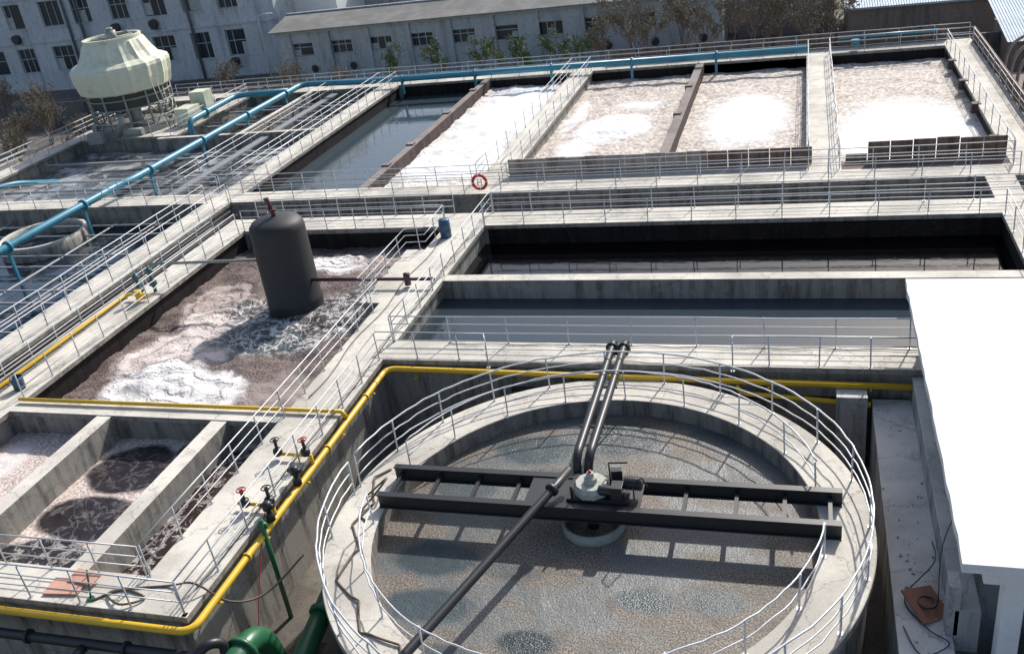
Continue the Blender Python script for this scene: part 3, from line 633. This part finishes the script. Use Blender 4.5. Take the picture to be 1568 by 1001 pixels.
m=MB();m.box(-56,-49,98.8,106,GZ,7.5);m.build("white_building",[WHITE])
WS=wallmat("dark_grey_render",(.3,.31,.32),(.16,.165,.17))  # darker grey walls of the rear factory building
m=MB();facade(m,-49,-4,GZ,5.5,106,[(x_,x_+2,2.8,4.4) for x_ in range(-48,-8,5)]);m.box(-49,-4,106.5,118,GZ,5.5,0)
m.quad((-49.5,105,5.5),(-3.5,105,5.5),(-3.5,118,7.5),(-49.5,118,7.5),4);m.build("factory_building",[WS,GL,FRM,PALE,RFM])
BR=wallmat("brown_brick",(.26,.21,.18),(.13,.11,.10))
m=MB();facade(m,-6,2.5,GZ,1.2,93,[(x_,x_+1.6,-1,.2) for x_ in(-4,0)]);m.box(-6,2.5,93.4,101,GZ,1.2,0);m.quad((-6.4,92.6,1.2),(2.9,92.6,1.2),(2.9,101.5,2.6),(-6.4,101.5,2.6),4);m.build("brick_shed",[BR,GL,FRM,PALE,paint("brown_roof",(.22,.20,.185),.9)])
CR=NT("corrugated_blue_roof");wv=CR.n("ShaderNodeTexWave");wv.inputs["Scale"].default_value=1.6;CR.link(CR.tc,wv.inputs["Vector"]);a=CR.noise(.5,5,.7).outputs[0]
CR.bump(wv.outputs[1],.8,.1);CRM=CR.fin(CR.mix(CR.mr(a,.4,.65),(.36,.47,.54),(.50,.58,.63)),.5)
m=MB();m.box(3.5,18,84,98,GZ,.3,0);m.quad((3,83.4,.35),(18.5,83.4,.35),(18.5,99,2.6),(3,99,2.6),1);m.quad((3,83.4,.2),(18.5,83.4,.2),(18.5,83.4,.35),(3,83.4,.35),1);m.build("corrugated_roof_shed",[BR,CRM])
m=MB();m.box(13.5,26,72,80,GZ,-.6,0);m.quad((13,71.4,-.5),(27,71.4,-.5),(27,81,.8),(13,81,.8),1);m.build("corrugated_roof_shed",[BR,CRM])
m=MB()
for k in range(4):
    y=66-k*2.0;m.tube(spline([(12,y,-2.5),(12.1,y,0),(12.9,y,1.0),(14.5,y,1.2),(17,y,1.0)],6),.10,10)
m.build("arched_pipe",[paint("rusty_silver",(.35,.30,.26),.5,.3,.5)])
m=MB();m.box(11.2,30,40,70,GZ,-2.2);m.build("yard_slab",[CONC_D])
m=MB();m.tube([(-50.2,84,GZ),(-50.2,84,4.0),(-49.9,84,4.3),(-49.2,84,4.4)],[.09,.06,.05,.04],8);m.obox((-48.9,84,4.38),(.7,.25,.1),0);m.build("street_lamp",[STEEL])
m=MB();x=-75
while x<12: m.box(x,x+3.9,76.6,76.8,GZ,-.9);m.box(x-.15,x+.15,76.45,76.597,GZ,-.7);x+=4.05
m.build("boundary_wall",[concrete("boundary_concrete",(.3,.3,.29),(.2,.2,.2),.6)])
# ---------------------------------------------------------------- vegetation
LEAF=paint("leaf_green",(.09,.15,.04),.7,0,.4,8);DRY=paint("dry_leaf",(.24,.20,.14),.9,0,.3,8)
def tree(name,x,y,h,leaf=None,nleaf=0,spread=.55,z=GZ,lv=5,multi=1,ls=1):
    m=MB();tips=[]
    def br(p,d,l,r_,k):
        mid=p+d*l*.5+Vector((random.uniform(-1,1),random.uniform(-1,1),random.uniform(-.3,.5)))*l*.08;e=p+d*l+Vector((random.uniform(-1,1),random.uniform(-1,1),0))*l*.08
        m.tube([p,mid,e],[max(.014,r_),max(.013,r_*.8),max(.012,r_*.6)],5 if k>2 else 3,0,cap=False)
        if k<=2: tips.append((mid,e))
        if k==0: return
        for i in range(3 if k>1 else 4):
            nd=(d+Vector((random.uniform(-1,1),random.uniform(-1,1),random.uniform(-.25,.75)))*spread).normalized()
            br(e if i<2 else mid,nd,l*random.uniform(.6,.82),r_*.58,k-1)
    for q in range(multi):
        d=Vector((random.uniform(-.25,.25),random.uniform(-.25,.25),1)).normalized() if multi>1 else Vector((0,0,1))
        br(Vector((x+random.uniform(-.3,.3)*(multi>1),y,z)),d,h*.3,h*.017,lv)
    for i in range(nleaf):
        a,b=random.choice(tips);p=a.lerp(b,random.random())+Vector((random.gauss(0,.15),random.gauss(0,.15),random.gauss(0,.15)))
        s=random.uniform(.06,.15)*ls;u_=Vector((random.gauss(0,1),random.gauss(0,1),random.gauss(0,1))).normalized();v_=u_.orthogonal().normalized()
        m.quad(tuple(p-u_*s),tuple(p+v_*s*.6),tuple(p+u_*s),tuple(p-v_*s*.6),1)
    m.build(name,[BARK,leaf or LEAF])
for x,y,h in((-16,79,6),(-14,81,7.5),(-12,78.5,6.5),(-10,81,8),(-8,79,7),(-6,80.5,8),(-4,79,7),(-2,81.5,7.5),(0,79,6.5),(1.6,81,6.5)):
    tree("bare_tree",x,y,h,DRY,900,.62,lv=5)
for x,y,h in((-36,82,4.6),(-31,81,5),(-27,80,5.6),(-24,79,5.6),(-20,80,5.2),(-18,79,5),(-22,78,4)):
    tree("leafy_sapling",x,y,h,LEAF,700,.6,lv=4,ls=.9)
for x,y,h in((-66,70,5),(-62,73,4.5),(-69,74,6),(-72,66,5),(-64,64,4),(-59,74,4.5),(-78,78,6),(-60,68,3.5),(-57,63,3),(-68,69,4)):
    tree("bare_shrub",x,y,h,DRY,500,.8,multi=4,lv=4)
for x,y,h in((-1,75,2.2),(-5,75,2.3),(-11,75,2.5),(-40,78,3),(-46,80,3.2),(-55,84,3),(3,75,2.4),(6,75.5,2.2),(-15,75,2.2)):
    tree("bare_shrub",x,y,h*1.4,DRY,350,.8,multi=3,lv=4)
